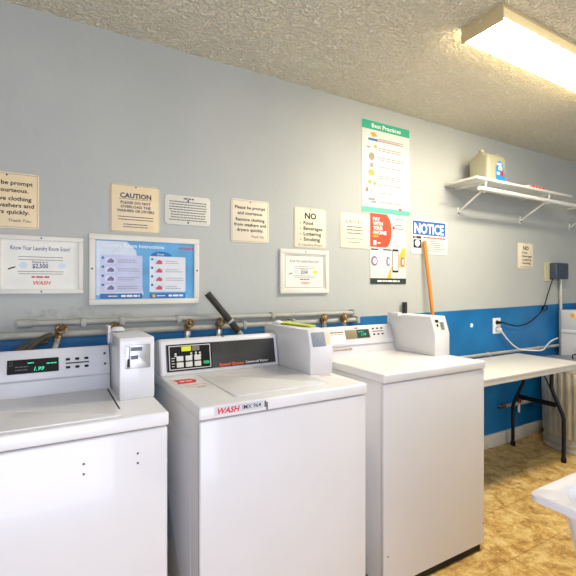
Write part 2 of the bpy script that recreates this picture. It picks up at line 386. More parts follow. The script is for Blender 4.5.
x0, z0, x1, z1 = .253, 1.524, .474, 1.746
t = sign('wall_sign', 'cream caution sign above the blue framed instruction poster', 'sign', x0, z0, x1, z1, 'cream'); border(t, x0, z0, x1, z1, 'grey_ink', ins=.003)
b = MB(); xc = .3635
b.text(WALL, 'CAUTION', xc, z1 - .062, .023, .140, bold=.03, off=.0041); b.plate(WALL, xc - .075, z1 - .068, xc + .075, z1 - .0665, .0041, .0005)
for i, (s, w) in enumerate((('PLEASE DO NOT', .135), ('OVERLOAD THE', .135), ('WASHERS OR DRYERS', .168))): b.text(WALL, s, xc, z1 - .090 - .019 * i, .0125, w, bold=.025, off=.0041)
b.scrawl(WALL, .283, .446, z1 - .152, .0036, 2, .013, .0041, .1, 'C'); b.scrawl(WALL, .305, .42, z1 - .187, .0036, 2, .012, .0041, .1, 'C')
b.build('lettering', 'navy_ink', t); screw_part(t, [(xc, z1 - .010)], .0042)

x0, z0, x1, z1 = .498, 1.577, .728, 1.722
t = sign('wall_sign', 'small ivory notice of fine print right of the caution sign', 'sign', x0, z0, x1, z1, 'ivory', r=.018)
b = MB(); b.scrawl(WALL, .59, .65, z1 - .018, .007, 1, 0, .0041); b.scrawl(WALL, .516, .712, z1 - .034, .0045, 8, .0128, .0041, .12, 'C')
b.build('lettering', 'grey_ink', t); screw_part(t, [(.613, z1 - .024), (.613, z0 + .012)], .0042, .005)

x0, z0, x1, z1 = 1.232, 1.497, 1.455, 1.731
def no_sign(x0, z0, w, h, label, m, group=None):
    x1 = x0 + w; z1 = z0 + h; xc = x0 + w / 2
    t = sign('wall_sign', label, 'sign', x0, z0, x1, z1, m); border(t, x0, z0, x1, z1, 'tan', ins=.003)
    b = MB(); b.text(WALL, 'NO', xc, z1 - h * .27, h * .15, w * .36, bold=.035, off=.0041)
    for i, (s, k) in enumerate((('Food', .30), ('Beverages', .60), ('Loitering', .56), ('Smoking', .52))):
        zz = z1 - h * (.42 + .135 * i); b.text(WALL, s, x0 + w * .28, zz, h * .09, w * k, 'LEFT', .026, off=.0041); b.disc(WALL, x0 + w * .19, zz + h * .03, w * .015, off=.0041, th=.0005, n=8)
    b.build('lettering', 'black_ink', t)
    MB().text(WALL, 'In Laundry Room', xc, z0 + h * .05, h * .055, w * .74, bold=.01, off=.0041).build('lettering', 'grey_ink', t)
    screw_part(t, [(xc, z1 - .008)], .0042)
no_sign(1.232, 1.497, .222, .234, 'cream NO sign of banned things, above the small white certificate frame', 'cream2')
no_sign(3.408, 1.424, .221, .216, 'cream NO sign on bare wall below the white shelf', 'cream2')

x0, z0, x1, z1 = 1.561, 1.510, 1.80, 1.729
t = sign('wall_sign', 'pale cream ladies sign tucked against the left edge of the red payment poster', 'sign', x0, z0, x1, z1, 'cream2', th=.003); border(t, x0, z0, x1, z1, 'pale_ink', ins=.003, off=.0031)
b = MB(); b.text(WALL, 'LADIES', 1.672, z1 - .062, .022, .13, off=.0031); b.scrawl(WALL, 1.61, 1.74, z1 - .088, .007, 3, .020, .0031, .15, 'C')
b.scrawl(WALL, 1.60, 1.75, z1 - .160, .004, 1, 0, .0031); b.scrawl(WALL, 1.62, 1.73, z1 - .183, .004, 1, 0, .0031)
b.build('lettering', 'grey_ink', t)

def framed(name, label, x0, z0, x1, z1, w, m, group=None, depth=.016):
    t = thing(name, label, 'frame', ((x0 + x1) / 2, 0, z0), group)
    MB().ring(WALL, x0, z0, x1, z1, w, 0, depth, .003).build('frame', 'frame_white', t)
    p = MB().plate(WALL, x0 + w * .9, z0 + w * .9, x1 - w * .9, z1 - w * .9, 0, .008).build('poster', m, t); return t, p
def reward(x0, z0, x1, z1, t, p, big):
    w = x1 - x0; h = z1 - z0; xc = (x0 + x1) / 2; o = .0081
    MB().text(WALL, 'Know Your Laundry Room Scam?', xc, z1 - h * .25, h * .075, w * .68, bold=.006, off=o).build('lettering', 'blue_ink' if big else 'grey_ink', p)
    b = MB(); b.scrawl(WALL, xc - w * .26, xc + w * .26, z1 - h * .37, h * .010, 2, h * .05, o, .15, 'C'); b.scrawl(WALL, xc - w * .27, xc + w * .27, z1 - h * .62, h * .010, 2, h * .04, o, .2, 'C')
    b.text(WALL, 'Reward up to', xc - w * .01, z1 - h * .47, h * .042, w * .18, bold=.01, off=o)
    b.build('lettering', 'grey_ink', p)
    MB().text(WALL, '$2,500', xc - w * .01, z1 - h * .555, h * .075, w * (.18 if big else .16), bold=.02, off=o).build('lettering', 'blue_ink', p)
    MB().scrawl(WALL, xc - w * .11, xc + w * .11, z1 - h * .725, h * .030, 1, 0, o, .02).build('lettering', 'pinkred', p)
    b = MB(); 
    MB().text(WALL, 'WASH', xc + w * .01, z1 - h * .84, h * .065, w * .20, bold=.02, shear=.2, off=o).build('logo', 'red_ink', p)
    b.poly(WALL, [(xc - w * .37, z1 - h * .57), (xc - w * .29, z1 - h * .53), (xc - w * .285, z1 - h * .55), (xc - w * .365, z1 - h * .59)], o, .0005)
    b.build('illustration', 'black_ink', p)
    MB().disc(WALL, xc - w * .20, z1 - h * .51, w * .05, h * .055, o, .0005).build('illustration', 'paleblue', p)
    MB().disc(WALL, xc + w * .24, z1 - h * .51, w * .05, h * .045, o, .0005).build('illustration', 'paleblue' if big else 'lime', p)
x0, z0, x1, z1 = -.18, 1.239, .14, 1.484
t, p = framed('framed_certificate', 'wide white framed reward notice at the left edge, below the cream prompt sign', x0, z0, x1, z1, .020, 'poster_cream')
reward(x0, z0, x1, z1, t, p, True); screw_part(t, [(-.02, z1 - .01), (-.02, z0 + .01)], .0162)
x0, z0, x1, z1 = 1.134, 1.231, 1.468, 1.484
t, p = framed('framed_certificate', 'small white framed reward notice below the NO sign', x0, z0, x1, z1, .026, 'poster_cream')
MB().ring(WALL, x0 + .034, z0 + .034, x1 - .034, z1 - .034, .002, .0081, .0005).build('border', 'grey_ink', p)
reward(x0 + .02, z0 + .02, x1 - .02, z1 - .02, t, p, False); screw_part(t, [(1.30, z1 - .012)], .0162)

x0, z0, x1, z1 = .163, 1.186, .667, 1.508
t, p = framed('framed_poster', 'white framed blue laundry instruction poster below the caution sign', x0, z0, x1, z1, .026, 'poster_blue')
o = .0081; F = WALL
MB().text(F, 'Laundry Room Instructions', .358, 1.452, .017, .27, bold=.012, off=.0089).build('lettering', 'white_ink', p)
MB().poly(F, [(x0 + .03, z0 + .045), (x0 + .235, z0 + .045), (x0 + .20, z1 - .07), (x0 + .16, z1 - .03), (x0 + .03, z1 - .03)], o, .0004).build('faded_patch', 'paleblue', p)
MB().text(F, 'WASH', .60, 1.453, .013, .075, bold=.02, shear=.2, off=.0089).build('logo', 'red_ink', p)
MB().poly(F, [(.48 + .05 * math.cos(math.radians(a)), 1.417 + .022 * math.sin(math.radians(a))) for a in range(0, 181, 15)], .0082, .0005).build('banner', 'deepblue', p)
MB().text(F, 'Dryer', .478, 1.421, .010, bold=.012, off=.0089).build('lettering', 'white_ink', p)
MB().text(F, 'Washer', .29, 1.421, .010, bold=.012, off=.0089).build('lettering', 'white_ink', p)
for k, (cx0, cx1) in enumerate(((.208, .392), (.425, .598))):
    MB().plate(F, cx0, 1.245, cx1, 1.415, .0083, .0005, .004).build('panel', 'palegrey_print' if k else 'lilac', p)
    num = MB(); ill = MB(); acc = MB(); ln = MB()
    for i in range(4):
        z = 1.388 - i * .041
        num.disc(F, cx0 + .012, z + .013, .006, off=.0089, th=.0005)
        ill.plate(F, cx0 + .020, z - .014, cx0 + .066, z + .014, .0089, .0004, .008); acc.poly(F, [(cx0 + .028, z - .009), (cx0 + .058, z - .010), (cx0 + .060, z + .002), (cx0 + .046, z + .012), (cx0 + .034, z + .003)], .0094, .0004)
        ln.scrawl(F, cx0 + .075, cx1 - .006, z + .004, .0028, 2, .010, .0089, .4)
    num.build('number_badge', 'deepblue', p); ill.build('illustration', 'paleblue', p); acc.build('illustration', 'pinkred' if k else 'violet', p); ln.build('lettering', 'pale_ink', p)
    MB().plate(F, cx0, 1.2145, cx1, 1.238, .0083, .0005, .002).build('banner', 'deepblue', p)
    bl = MB(); bl.scrawl(F, cx0 + .09, cx1 - .012, 1.222, .009, 1, 0, .0089, .02); bl.scrawl(F, cx0 + .035, cx0 + .08, 1.224, .004, 1, 0, .0089); bl.build('lettering', 'white_ink', p)
MB().disc(F, .445, 1.226, .008, off=.0089, th=.0005).build('illustration', 'yellow', p)
screw_part(t, [(x0 + .012, 1.35), (x1 - .012, 1.35)], .0162, .0045)

# tall green headed poster
x0, z0, x1, z1 = 1.732, 1.751, 2.149, 2.339
t = sign('poster', 'tall white best practices poster with green header, highest on the wall', 'poster', x0, z0, x1, z1, 'paper', r=0, th=.003)
MB().plate(F, x0, 2.284, x1, z1, .003, .0006).build('header', 'teal', t); MB().plate(F, x0, z0, x1, 1.784, .003, .0006).build('footer', 'mint', t)
MB().text(F, 'Best Practices', 1.94, 2.298, .027, .255, bold=.02, off=.0037).build('lettering', 'white_ink', t)
ln = MB(); rd = MB(); pics = [('gold', []), ('deepblue', []), ('tan', []), ('pale_ink', [])]
lay = [2.235, 2.175, 2.115, 2.055, 1.995, 1.940, 1.885, 1.825]
for i, z in enumerate(lay): ln.scrawl(F, 1.87, (2.10, 2.08, 2.10, 2.10, 2.06, 2.09, 2.02, 2.12)[i], z - .006, .0045, 1 if i in (3, 5, 6, 7) else 2, .014, .003, .1)
rd.scrawl(F, 1.87, 2.08, 2.221, .003, 1, 0, .0036); ln.build('lettering', 'grey_ink', t); rd.build('lettering', 'redorange', t)
g = MB(); g.poly(F, [(1.80, 2.262), (1.84, 2.27), (1.86, 2.245), (1.82, 2.235)], .003, .0006); g.disc(F, 1.845, 2.178, .012, off=.003); g.disc(F, 1.81, 2.005, .026, .022, .003); g.disc(F, 1.795, 1.945, .014, off=.003); g.disc(F, 1.838, 1.94, .012, .014, .003); g.build('illustration', 'gold', t)
g = MB(); g.plate(F, 1.785, 2.212, 1.865, 2.228, .003, .0006); g.build('illustration', 'deepblue', t)
g = MB(); g.disc(F, 1.812, 2.11, .024, .025, .003); g.plate(F, 1.77, 2.163, 1.80, 2.172, .003, .0006); g.disc(F, 1.773, 1.893, .012, .016, .003); g.build('illustration', 'brown', t)
g = MB(); g.plate(F, 1.80, 2.04, 1.825, 2.068, .003, .0006); g.plate(F, 1.785, 1.828, 1.84, 1.842, .003, .0006); g.plate(F, 1.81, 1.812, 1.85, 1.824, .003, .0006); g.plate(F, 1.81, 1.872, 1.818, 1.905, .003, .0006); g.build('illustration', 'pale_ink', t)
MB().plate(F, 2.05, 1.775, 2.075, 1.795, .0037, .0005, .002).build('logo', 'pinkred', t)

# payment poster
x0, z0, x1, z1 = 1.80, 1.288, 2.117, 1.748
t = sign('poster', 'red and white phone payment poster with dark footer below the best practices poster', 'poster', x0, z0, x1, z1, 'paper', r=0, th=.0034)
o = .0034
MB().poly(F, [(x0, 1.745), (1.955, 1.745)] + [(1.93 + .055 * math.cos(math.radians(a)), 1.635 + .108 * math.sin(math.radians(a))) for a in range(75, -91, -11)] + [(x0, 1.528)], o, .0006).build('red_shape', 'redorange', t)
b = MB()
for i, s in enumerate(('PAY', 'WITH', 'YOUR', 'PHONE')): b.text(F, s, 1.822, 1.698 - i * .029, .024, (.062, .085, .085, .118)[i], 'LEFT', .035, off=.0041)
b.plate(F, 1.825, 1.540, 1.852, 1.570, .0041, .0005, .006); b.scrawl(F, 1.862, 1.89, 1.552, .006, 1, 0, .0041); b.build('lettering', 'white_ink', t)
b = MB(); b.scrawl(F, 1.822, 1.87, 1.592, .009, 3, -.016, .0041, .3); b.build('lettering', 'yellow', t)
MB().text(F, 'WASH', 2.055, 1.716, .013, .085, bold=.02, shear=.2, off=o).build('logo', 'red_ink', t)
b = MB(); b.scrawl(F, 2.00, 2.10, 1.678, .007, 2, .024, o, .3); b.scrawl(F, 1.995, 2.095, 1.63, .003, 4, .022, o, .5); b.scrawl(F, 2.02, 2.06, 1.54, .006, 1, 0, o); b.build('lettering', 'grey_ink', t)
MB().disc(F, 2.003, 1.662, .012, off=o).build('illustration', 'pinkred', t)
b = MB(); b.plate(F, 1.805, 1.508, 1.868, 1.517, o, .0006); b.plate(F, 1.91, 1.508, 1.985, 1.517, o, .0006); b.plate(F, 1.992, 1.365, 2.047, 1.52, o, .0006, .006); b.build('phone', 'black_ink', t)
b = MB(); b.plate(F, 1.997, 1.378, 2.042, 1.505, .0041, .0005, .003); b.build('phone_screen', 'paper', t)
MB().poly(F, [(2.05, 1.40), (2.105, 1.40), (2.112, 1.53), (2.085, 1.53), (2.05, 1.48)], o, .0006).build('hand', 'yellow', t)
MB().poly(F, [(1.945, 1.325), (1.985, 1.325), (1.98, 1.365), (2.00, 1.42), (1.97, 1.38)], o, .0006).build('hand', 'yellow', t)
for cx in (1.835, 1.955, 2.083):
    MB().disc(F, cx, 1.437, .028 if cx < 1.9 else .018, .032, o + .0006, .0006).build('illustration', 'violet', t); MB().disc(F, cx + .003, 1.437, .017 if cx < 1.9 else .009, .02, o + .0012, .0006).build('illustration', 'paper', t)
MB().plate(F, x0, z0, x1, 1.325, o, .0006).build('footer', 'darkteal', t)
MB().scrawl(F, 1.86, 2.06, 1.302, .010, 1, 0, .0041, .02).build('lettering', 'white_ink', t)

# NOTICE sign
x0, z0, x1, z1 = 2.163, 1.498, 2.532, 1.741
t = sign('wall_sign', 'white notice sign with blue header, right of the red payment poster', 'sign', x0, z0, x1, z1, 'paper', r=.008)
MB().plate(F, x0 + .018, 1.632, x1 - .022, 1.728, .004, .0006, .006).build('header', 'notice', t)
MB().text(F, 'NOTICE', (x0 + x1) / 2 - .003, 1.644, .070, .295, bold=.035, off=.0046).build('lettering', 'white_ink', t)
b = MB(); b.plate(F, 2.182, 1.605, 2.262, 1.622, .004, .0006); b.plate(F, 2.187, 1.540, 2.262, 1.598, .004, .0006); b.build('symbol_panel', 'black_ink', t)
b = MB(); b.disc(F, 2.225, 1.572, .024, off=.0046); b.scrawl(F, 2.195, 2.22, 1.611, .005, 1, 0, .0046); b.build('symbol', 'white_ink', t)
b = MB(); b.scrawl(F, 2.285, 2.51, 1.610, .010, 1, 0, .004, .02); b.build('lettering', 'redorange', t)
b = MB(); b.scrawl(F, 2.285, 2.51, 1.590, .004, 6, .0135, .004, .3); b.build('lettering', 'grey_ink', t)

# ------------------------------------------------------------------ pipes and taps
up = thing('water_pipe', 'upper grey painted water pipe with a capped left end along the wall', 'pipe', (.78, -.03, 1.11))
MB().tube([(-.10, -.024, 1.116), (.8, -.024, 1.112), (1.655, -.024, 1.108)], .0125, 12).build('pipe', 'pipe', up)
MB().tube([(-.105, -.024, 1.116), (-.055, -.024, 1.116)], .018, 12).build('end_cap', 'pipe', up)
for x in (.14, .30, .56, 1.08, 1.645): MB().box(x - .012, x + .012, -.040, 0, 1.094, 1.130, .004).build('clip', 'pipe', up)
lpx = thing('water_pipe', 'lower grey painted water pipe carrying the brass taps behind the washers', 'pipe', (.6, -.045, 1.06))
MB().tube([(-1.6, -.045, 1.071), (.6, -.045, 1.066), (1.66, -.045, 1.066)], .0145, 12).build('pipe', 'pipe', lpx)
MB().box(1.645, 1.668, -.064, 0, 1.047, 1.088, .003).build('end_bracket', 'pipe', lpx)
for x in (-.5, .9, 1.2): MB().box(x - .01, x + .01, -.062, 0, 1.047, 1.088, .004).build('clip', 'pipe', lpx)

def make_tap():
    t = thing('water_tap', 'x', 'tap', (0, -.06, 1.067), 'taps on the lower water pipe')
    b = MB(); b.tube([(0, -.056, 1.067), (0, -.066, 1.074)], .012, 10); b.tube([(0, -.058, 1.088), (0, -.064, 1.076), (-.003, -.078, 1.070), (-.006, -.090, 1.052)], .012, 10, rads=[.012, .016, .013, .014])
    b.tube([(0, -.062, 1.078), (.006, -.080, 1.092)], .007, 8); b.build('valve_body', 'brass', t)
    hnd = MB(); c = Vector((.007, -.083, 1.094)); ax = Vector((1, 0, 0)); ay = Vector((0, .6, .8)); n_ = ax.cross(ay)
    hnd.tube([c + ax * .018 * math.cos(2 * math.pi * k / 16) + ay * .018 * math.sin(2 * math.pi * k / 16) for k in range(17)], .0055, 6, caps=False)
    hnd.tube([c - ax * .018, c + ax * .018], .004, 6); hnd.tube([c - ay * .018, c + ay * .018], .004, 6); hnd.tube([c - n_ * .004, c + n_ * .006], .007, 8); hnd.build('handle', 'brass', t)
    MB().tube([(-.006, -.090, 1.055), (-.009, -.093, 1.036)], .0155, 10).build('hose_nut', 'nickel', t)
    MB().tube(smooth_path([(-.009, -.093, 1.040), (-.016, -.098, 1.015), (-.026, -.098, .97), (-.022, -.09, .86), (-.015, -.08, .74)]), .0105, 8).build('hose', 'braid', t)
    return t
tap = make_tap()
taps = [(.045, 'brass tap with dark hoses behind the leftmost washer'), (.255, 'rusty tap directly behind the leftmost coin box'),
        (.592, 'brass tap left of the slanted black foam tube, nearer the blue poster'), (.75, 'brass tap just left of the foot of the slanted black foam tube'),
        (1.385, 'left of the two brass taps behind the third washer'), (1.53, 'right of the two brass taps behind the third washer')]
for i, (x, l) in enumerate(taps):
    o = tap if i == 0 else copy_tree(tap); o.location.x = x; o['label'] = l
t = thing('drain_hose', 'dark grey drain hoses drooping left of the tap behind the leftmost washer', 'hose', (0, -.09, 1.0))
for k, dx in enumerate((.012, .042, .065)):
    MB().tube(smooth_path([(.022 - dx * .3, -.085, 1.070 - k * .012), (-.005 - dx, -.10, 1.056 - k * .01), (-.05 - dx, -.115, 1.02 - k * .008), (-.085 - dx, -.12, .97), (-.10 - dx, -.10, .86)]), .012, 10).build('hose', 'darkhose', t)

t = thing('foam_tube', 'slanted black foam covered tube with a grey lower end, behind the second washer', 'tube', (.88, -.10, 1.0))
A = Vector((.695, -.055, 1.236)); B = Vector((.905, -.13, .96)); dv = B - A
MB().tube([A, A + dv * .52], .0165, 12).build('foam_sleeve', 'foam', t); MB().tube([A + dv * .5, A + dv * .53], .021, 12).build('collar', 'pipe', t); MB().tube([A + dv * .52, A + dv * .7], .017, 12, rads=[.017, .016]).build('sleeve_end', 'foam', t)
MB().tube([A + dv * .7, B], .012, 10).build('pipe_end', 'pipe', t)
t = thing('broom_handle', 'bright orange wooden broom handle leaning on the wall behind the third washer', 'broom', (2.36, -.06, 0))
MB().tube([(2.273, -.022, 1.585), (2.322, -.05, 1.10), (2.39, -.10, .12)], .0125, 12).build('stick', 'wood_orange', t)
hb = MB(); hb.prism([(2.25, -.135, .10), (2.53, -.135, .10), (2.50, -.135, .145), (2.28, -.135, .145)], (0, .06, 0), .006); hb.build('broom_head', 'black', t)
br = MB()
for k in range(26):
    x = 2.255 + k * .0106
    for y in (-.125, -.105, -.085): br.box(x, x + .007, y, y + .012, 0, .102)
bo = br.build('bristles', 'wood_orange', t)
t = tag(MB().tube([(2.081, -.028, .0), (2.081, -.028, 1.166)], .016, 12).build('drain_pipe', 'darksteel'), 'short dark steel pipe standing up behind the third washer coin box', 'pipe')

# ------------------------------------------------------------------ washing machines
def prof_body(t, x0, x1, yf, yb, zl, lip, side='enamel'):
    """cabinet shell: sides and back as one box, separate front sheet, kick recess, feet, lidded top"""
    c = MB(); c.box(x0 + .006, x1 - .006, yf + .02, yb, .03, zl - lip, .006)
    cab = c.build('cabinet', side, t)
    for x, nx in ((x0 + .006, -1), (x1 - .006, 1)):
        Fs = Frame((x, (yf + yb) / 2, .03), (0, -nx, 0)); w = (yb - yf) / 2
        if nx > 0: Fs = Frame((x, (yf + yb) / 2, .03), (0, 1, 0))
        MB().plate(Fs, -w + .10, .08, w - .10, zl - lip - .12, -.001, .0045, .03, .003).build('embossed_panel', side, cab)
    MB().box(x0 + .003, x1 - .003, yf, yf + .022, .032, zl - lip - .004, .007, 3).build('front_panel', 'enamel', t)
    MB().box(x0 + .03, x1 - .03, yf + .006, yb - .02, 0.004, .032).build('kick_base', 'black', t)
    for x in (x0 + .06, x1 - .06):
        for y in (yf + .08, yb - .06): MB().lathe([(.02, 0), (.02, .012), (.01, .014), (.01, .034)], (x, y, 0), 12).build('foot', 'black', t)
    MB().box(x0, x1, yf - .004, yb, zl - lip, zl, .007, 3).build('top', 'enamel_lid', t)
def coin_box(t, x0, x1, yf, yb, z0, z1, chamfer, flange=True):
    prof = [(yf, z0), (yb, z0), (yb, z1 - .004), (yb - .06, z1), (yf + chamfer[0], z1), (yf, z1 - chamfer[1])]
    c = MB().prism_x(prof, x0, x1, .005, 2).build('coin_box', 'enamel', t); return c

# --- leftmost washer
X0, X1, YF, YB, ZL = -.345, .309, -.835, -.18, .906
w1 = thing('washing_machine', 'white washer cut by the left edge, with a green lit price display', 'washing machine', ((X0 + X1) / 2, (YF + YB) / 2, 0), 'coin washers along the wall')
prof_body(w1, X0, X1, YF, YB, ZL, .040, 'enamel')
def control_washer_console(w, x0, x1, yb, yl, zl, ztop, zface):
    prof = [(yl, zl - .002), (yb, zl - .002), (yb, zl + .03), (yl + .10, ztop - .03), (yl + .062, ztop - .002), (yl + .052, ztop), (yl + .045, ztop - .006), (yl + .012, zface), (yl + .012, zface - .006), (yl + .02, zface - .01)]
    c = MB().prism_x(prof, x0, x1, .003, 2).build('console', 'panel_grey', w)
    a = Vector((0, yl + .012, zface)); b_ = Vector((0, yl + .045, ztop - .006))
    return c, Frame((0, a.y, a.z), (1, 0, 0), b_ - a)
c1, FC = control_washer_console(w1, X0 + .004, .198, YB, -.455, ZL, 1.055, .964)
d = MB().plate(FC, -.112, .019, .036, .066, 0, .003, .002).build('display', 'black', c1)
MB().text(FC, '1.99', -.022, .026, .013, .030, bold=.02, shear=.25, off=.0031).build('digits', 'led_green', d)
b = MB(); b.scrawl(FC, -.055, -.037, .051, .0035, 1, 0, .0031, .02); b.scrawl(FC, 0, .030, .046, .0035, 1, 0, .0031, .02); b.build('digits', 'led_green', d)
b = MB(); b.ring(FC, -.105, .046, -.098, .060, .001, .0031, .0004); b.scrawl(FC, -.09, -.05, .030, .003, 2, -.01, .0031, .3); b.build('lettering', 'grey_ink', d)
for r_ in (.028, .056):
    for cx in (.064, .093, .122): MB().plate(FC, cx - .0065, r_ - .004, cx + .0065, r_ + .004, 0, .003, .0015, .0008).build('button', 'black', c1)
b = MB(); b.plate(FC, .057, .0405, .130, .0445, 0, .0012); b.build('stripe', 'seam', c1)
screws = MB()
for zz in (.03, .068): MB().disc(FC, .182, zz, .0045, off=0, th=.002, n=10).build('screw', 'screw', c1)
# lid of the leftmost washer with its gap
LidF = Frame((0, 0, ZL), (1, 0, 0), (0, 1, 0))
MB().plate(LidF, X0 + .02, -.815, .183, -.466, -.001, .005, .012, .002).build('lid', 'enamel_lid', w1)
sm = MB(); sm.plate(LidF, .185, -.74, .1895, -.462, -.001, .0018); sm.plate(LidF, X0 + .01, -.462, .1895, -.4575, -.001, .0018); sm.build('lid_gap', 'seam', w1)
cb = coin_box(w1, .2, .309, -.648, -.36, ZL - .001, 1.105, (.004, .02))
fl = MB().box(.196, .206, -.40, -.35, 1.06, 1.125, .002).build('flange', 'enamel', cb)
FB = Frame((0, -.648, 0))
pl = MB().plate(FB, .217, 1.005, .295, 1.082, 0, .003, .002, .001).build('coin_plate', 'nickel', cb)
MB().plate(FB, .219, 1.007, .232, 1.08, .003, .005, .001, .001).build('coin_slide', 'nickel', pl); MB().plate(FB, .222, 1.012, .229, 1.038, .008, .0006).build('coin_slot', 'black', pl)
b = MB(); b.plate(FB, .234, 1.062, .268, 1.074, .003, .004); b.plate(FB, .234, 1.035, .256, 1.047, .003, .004); b.build('coin_guide', 'screw', pl)
k = MB().lathe([(.024, 0), (.024, .006), (.016, .012), (.005, .014)], (.225, -.43, 1.109), 16).build('lock_cap', 'white', cb)
for zz in (.96, 1.05): MB().tube([(.2, -.40, zz), (.197, -.40, zz)], .005, 8).build('screw', 'screw', cb)
FF = Frame((0, YF, 0))
for x, z in ((.085, .799), (.085, .772), (.222, .800), (.222, .773)): MB().disc(FF, x, z, .0032, off=0, th=.0015, n=8).build('screw', 'screw', w1)

# --- second washer
X0, X1, YF, YB, ZL = .393, 1.043, -.852, -.14, .907
w2 = thing('washing_machine', 'white washer with a black control panel and a red lettered label on its front edge', 'washing machine', ((X0 + X1) / 2, (YF + YB) / 2, 0), 'coin washers along the wall')
prof_body(w2, X0, X1, YF, YB, ZL, .040, 'enamel')
cp = [(-.372, ZL - .002), (YB, ZL - .002), (YB, .98), (-.27, 1.046), (-.325, 1.054), (-.345, 1.046)]
c2 = MB().prism_x(cp, X0, .931, .012, 4).build('console', 'enamel', w2)
F2 = Frame((0, -.3715, ZL + .005), (1, 0, 0), (0, .0255, .134))
fa = MB().plate(F2, .417, .012, .912, .122, 0, .003, .004, .0008).build('face_panel', 'darkgrey', c2)
pn = MB().plate(F2, .421, .014, .609, .120, .003, .0008).build('control_panel', 'black', fa)
MB().ring(F2, .428, .019, .603, .116, .003, .0038, .0006).build('border', 'keywhite', pn)
MB().plate(F2, .480, .092, .520, .111, .0038, .0008, .002).build('display', 'led_yellow', pn); MB().plate(F2, .524, .092, .556, .111, .0038, .0008, .002).build('display', 'greydisp', pn)
for cx in (.472, .509, .546):
    for r_ in (.028, .053): MB().plate(F2, cx - .014, r_, cx + .014, r_ + .020, .0038, .0018, .002, .0006).build('key', 'keywhite', pn)
b = MB()
for cx, zz in ((.455, .077), (.52, .076), (.54, .077), (.557, .076)): b.disc(F2, cx, zz + .006, .004, off=.0038); b.plate(F2, cx - .005, zz - .005, cx + .005, zz, .0038, .0006)
b.scrawl(F2, .438, .452, .032, .003, 4, -.011, .0038, .3); b.build('lettering', 'keywhite', pn)
MB().plate(F2, .570, .034, .596, .047, .0038, .002, .004, .0006).build('start_key', 'green', pn)
MB().text(F2, 'Speed Queen', .640, .018, .0125, .112, 'LEFT', .02, off=.0031).build('lettering', 'orange_ink', fa)
MB().text(F2, 'Commercial Washer', .762, .020, .0105, .112, 'LEFT', .012, off=.0031).build('lettering', 'white_ink', fa)
MB().disc(Frame((0, -.345, 1.046), (1, 0, 0), (0, .02, .01)), .668, .010, .004, off=0, th=.0015, n=8).build('screw', 'black', c2)
Lf = Frame((0, 0, ZL), (1, 0, 0), (0, 1, 0))
MB().plate(Lf, .535, -.795, .915, -.385, -.001, .006, .02, .003).build('lid', 'enamel_lid', w2)
ar = MB(); ar.poly(Lf, [(.420, -.448), (.488, -.448), (.503, -.484), (.488, -.520), (.420, -.520), (.430, -.484)], 0, .0008); ar.build('arrow_sticker', 'red_ink', w2)
b = MB(); b.scrawl(Lf, .437, .485, -.492, .012, 1, 0, .0009, .02); b.build('lettering', 'white_ink', w2)
b = MB(); b.scrawl(Lf, .435, .52, -.555, .003, 2, .03, 0, .3); b.plate(Lf, .47, -.60, .50, -.595, 0, .0006); b.build('sticker', 'pinkred', w2)
b = MB(); b.scrawl(Lf, .96, 1.025, -.655, .006, 2, .016, 0, .2); b.build('sticker', 'pinkred', w2)
FL = Frame((0, YF - .004, 0))
la = MB().plate(FL, .440, .878, .606, .903, 0, .0008).build('label_strip', 'panel_grey', w2)
MB().text(FL, 'WASH', .450, .881, .0175, .074, 'LEFT', .03, shear=.25, off=.0008).build('lettering', 'red_ink', la)
MB().text(FL, 'IMX 964', .533, .884, .014, .064, 'LEFT', .008, off=.0008).build('lettering', 'black_ink', la)
b = MB(); b.plate(FL, .610, .880, .616, .900, 0, .001); b.plate(FL, .617, .870, .622, .895, 0, .001); b.build('sticker', 'grey_ink', w2)
cb = coin_box(w2, .933, 1.045, -.632, -.215, ZL - .001, 1.090, (.022, .075))
FB = Frame((0, -.632, 1.015), (1, 0, 0), (0, .022, .075))
MB().plate(FB, .946, .006, 1.012, .066, 0, .002, .002, .0006).build('coin_plate', 'galvlid', cb)
b = MB(); b.plate(FB, 1.016, .01, 1.036, .062, 0, .001); b.build('sticker', 'cream', cb)
b = MB(); b.poly(Frame((0, 0, 1.094), (1, 0, 0), (0, 1, 0)), [(1.00, -.52), (1.035, -.52), (1.035, -.27), (.96, -.27)], .0, .004); b.build('lime_label', 'lime', cb)
MB().lathe([(.02, 0), (.02, .008), (.006, .014)], (.965, -.30, 1.094), 14).build('lock_cap', 'white', cb)

# --- third washer
X0, X1, YF, YB, ZL = 1.184, 1.836, -.79, -.125, .912
w3 = thing('washing_machine', 'white washer at the right end of the row of three, with a large bare front', 'washing machine', ((X0 + X1) / 2, (YF + YB) / 2, 0), 'coin washers along the wall')
prof_body(w3, X0, X1, YF, YB, ZL, .038, 'enamel')
c3, FC = control_washer_console(w3, X0 + .004, 1.722, YB, -.312, ZL, 1.056, .962)
hh = .0985
MB().plate(FC, 1.262, .006, 1.377, .075, 0, .002, .002, .0006).build('card_holder', 'white', c3); 
b = MB(); b.plate(FC, 1.268, .064, 1.372, .072, .002, .0008); b.scrawl(FC, 1.268, 1.372, .055, .004, 1, 0, .002, .1); b.build('stripe', 'brown', c3)
d = MB().plate(FC, 1.385, .028, 1.552, .078, 0, .002, .002, .0006).build('control_panel', 'brown', c3)
MB().plate(FC, 1.462, .031, 1.547, .075, .002, .001, .001).build('display', 'darkgreen', d)
b = MB(); b.scrawl(FC, 1.47, 1.51, .062, .004, 1, 0, .003, .05); b.text(FC, '1.99', 1.507, .042, .014, .036, bold=.02, shear=.2, off=.003); b.build('digits', 'led_green', d)
MB().plate(FC, 1.455, .083, 1.475, .089, 0, .001).build('logo', 'red_ink', c3)
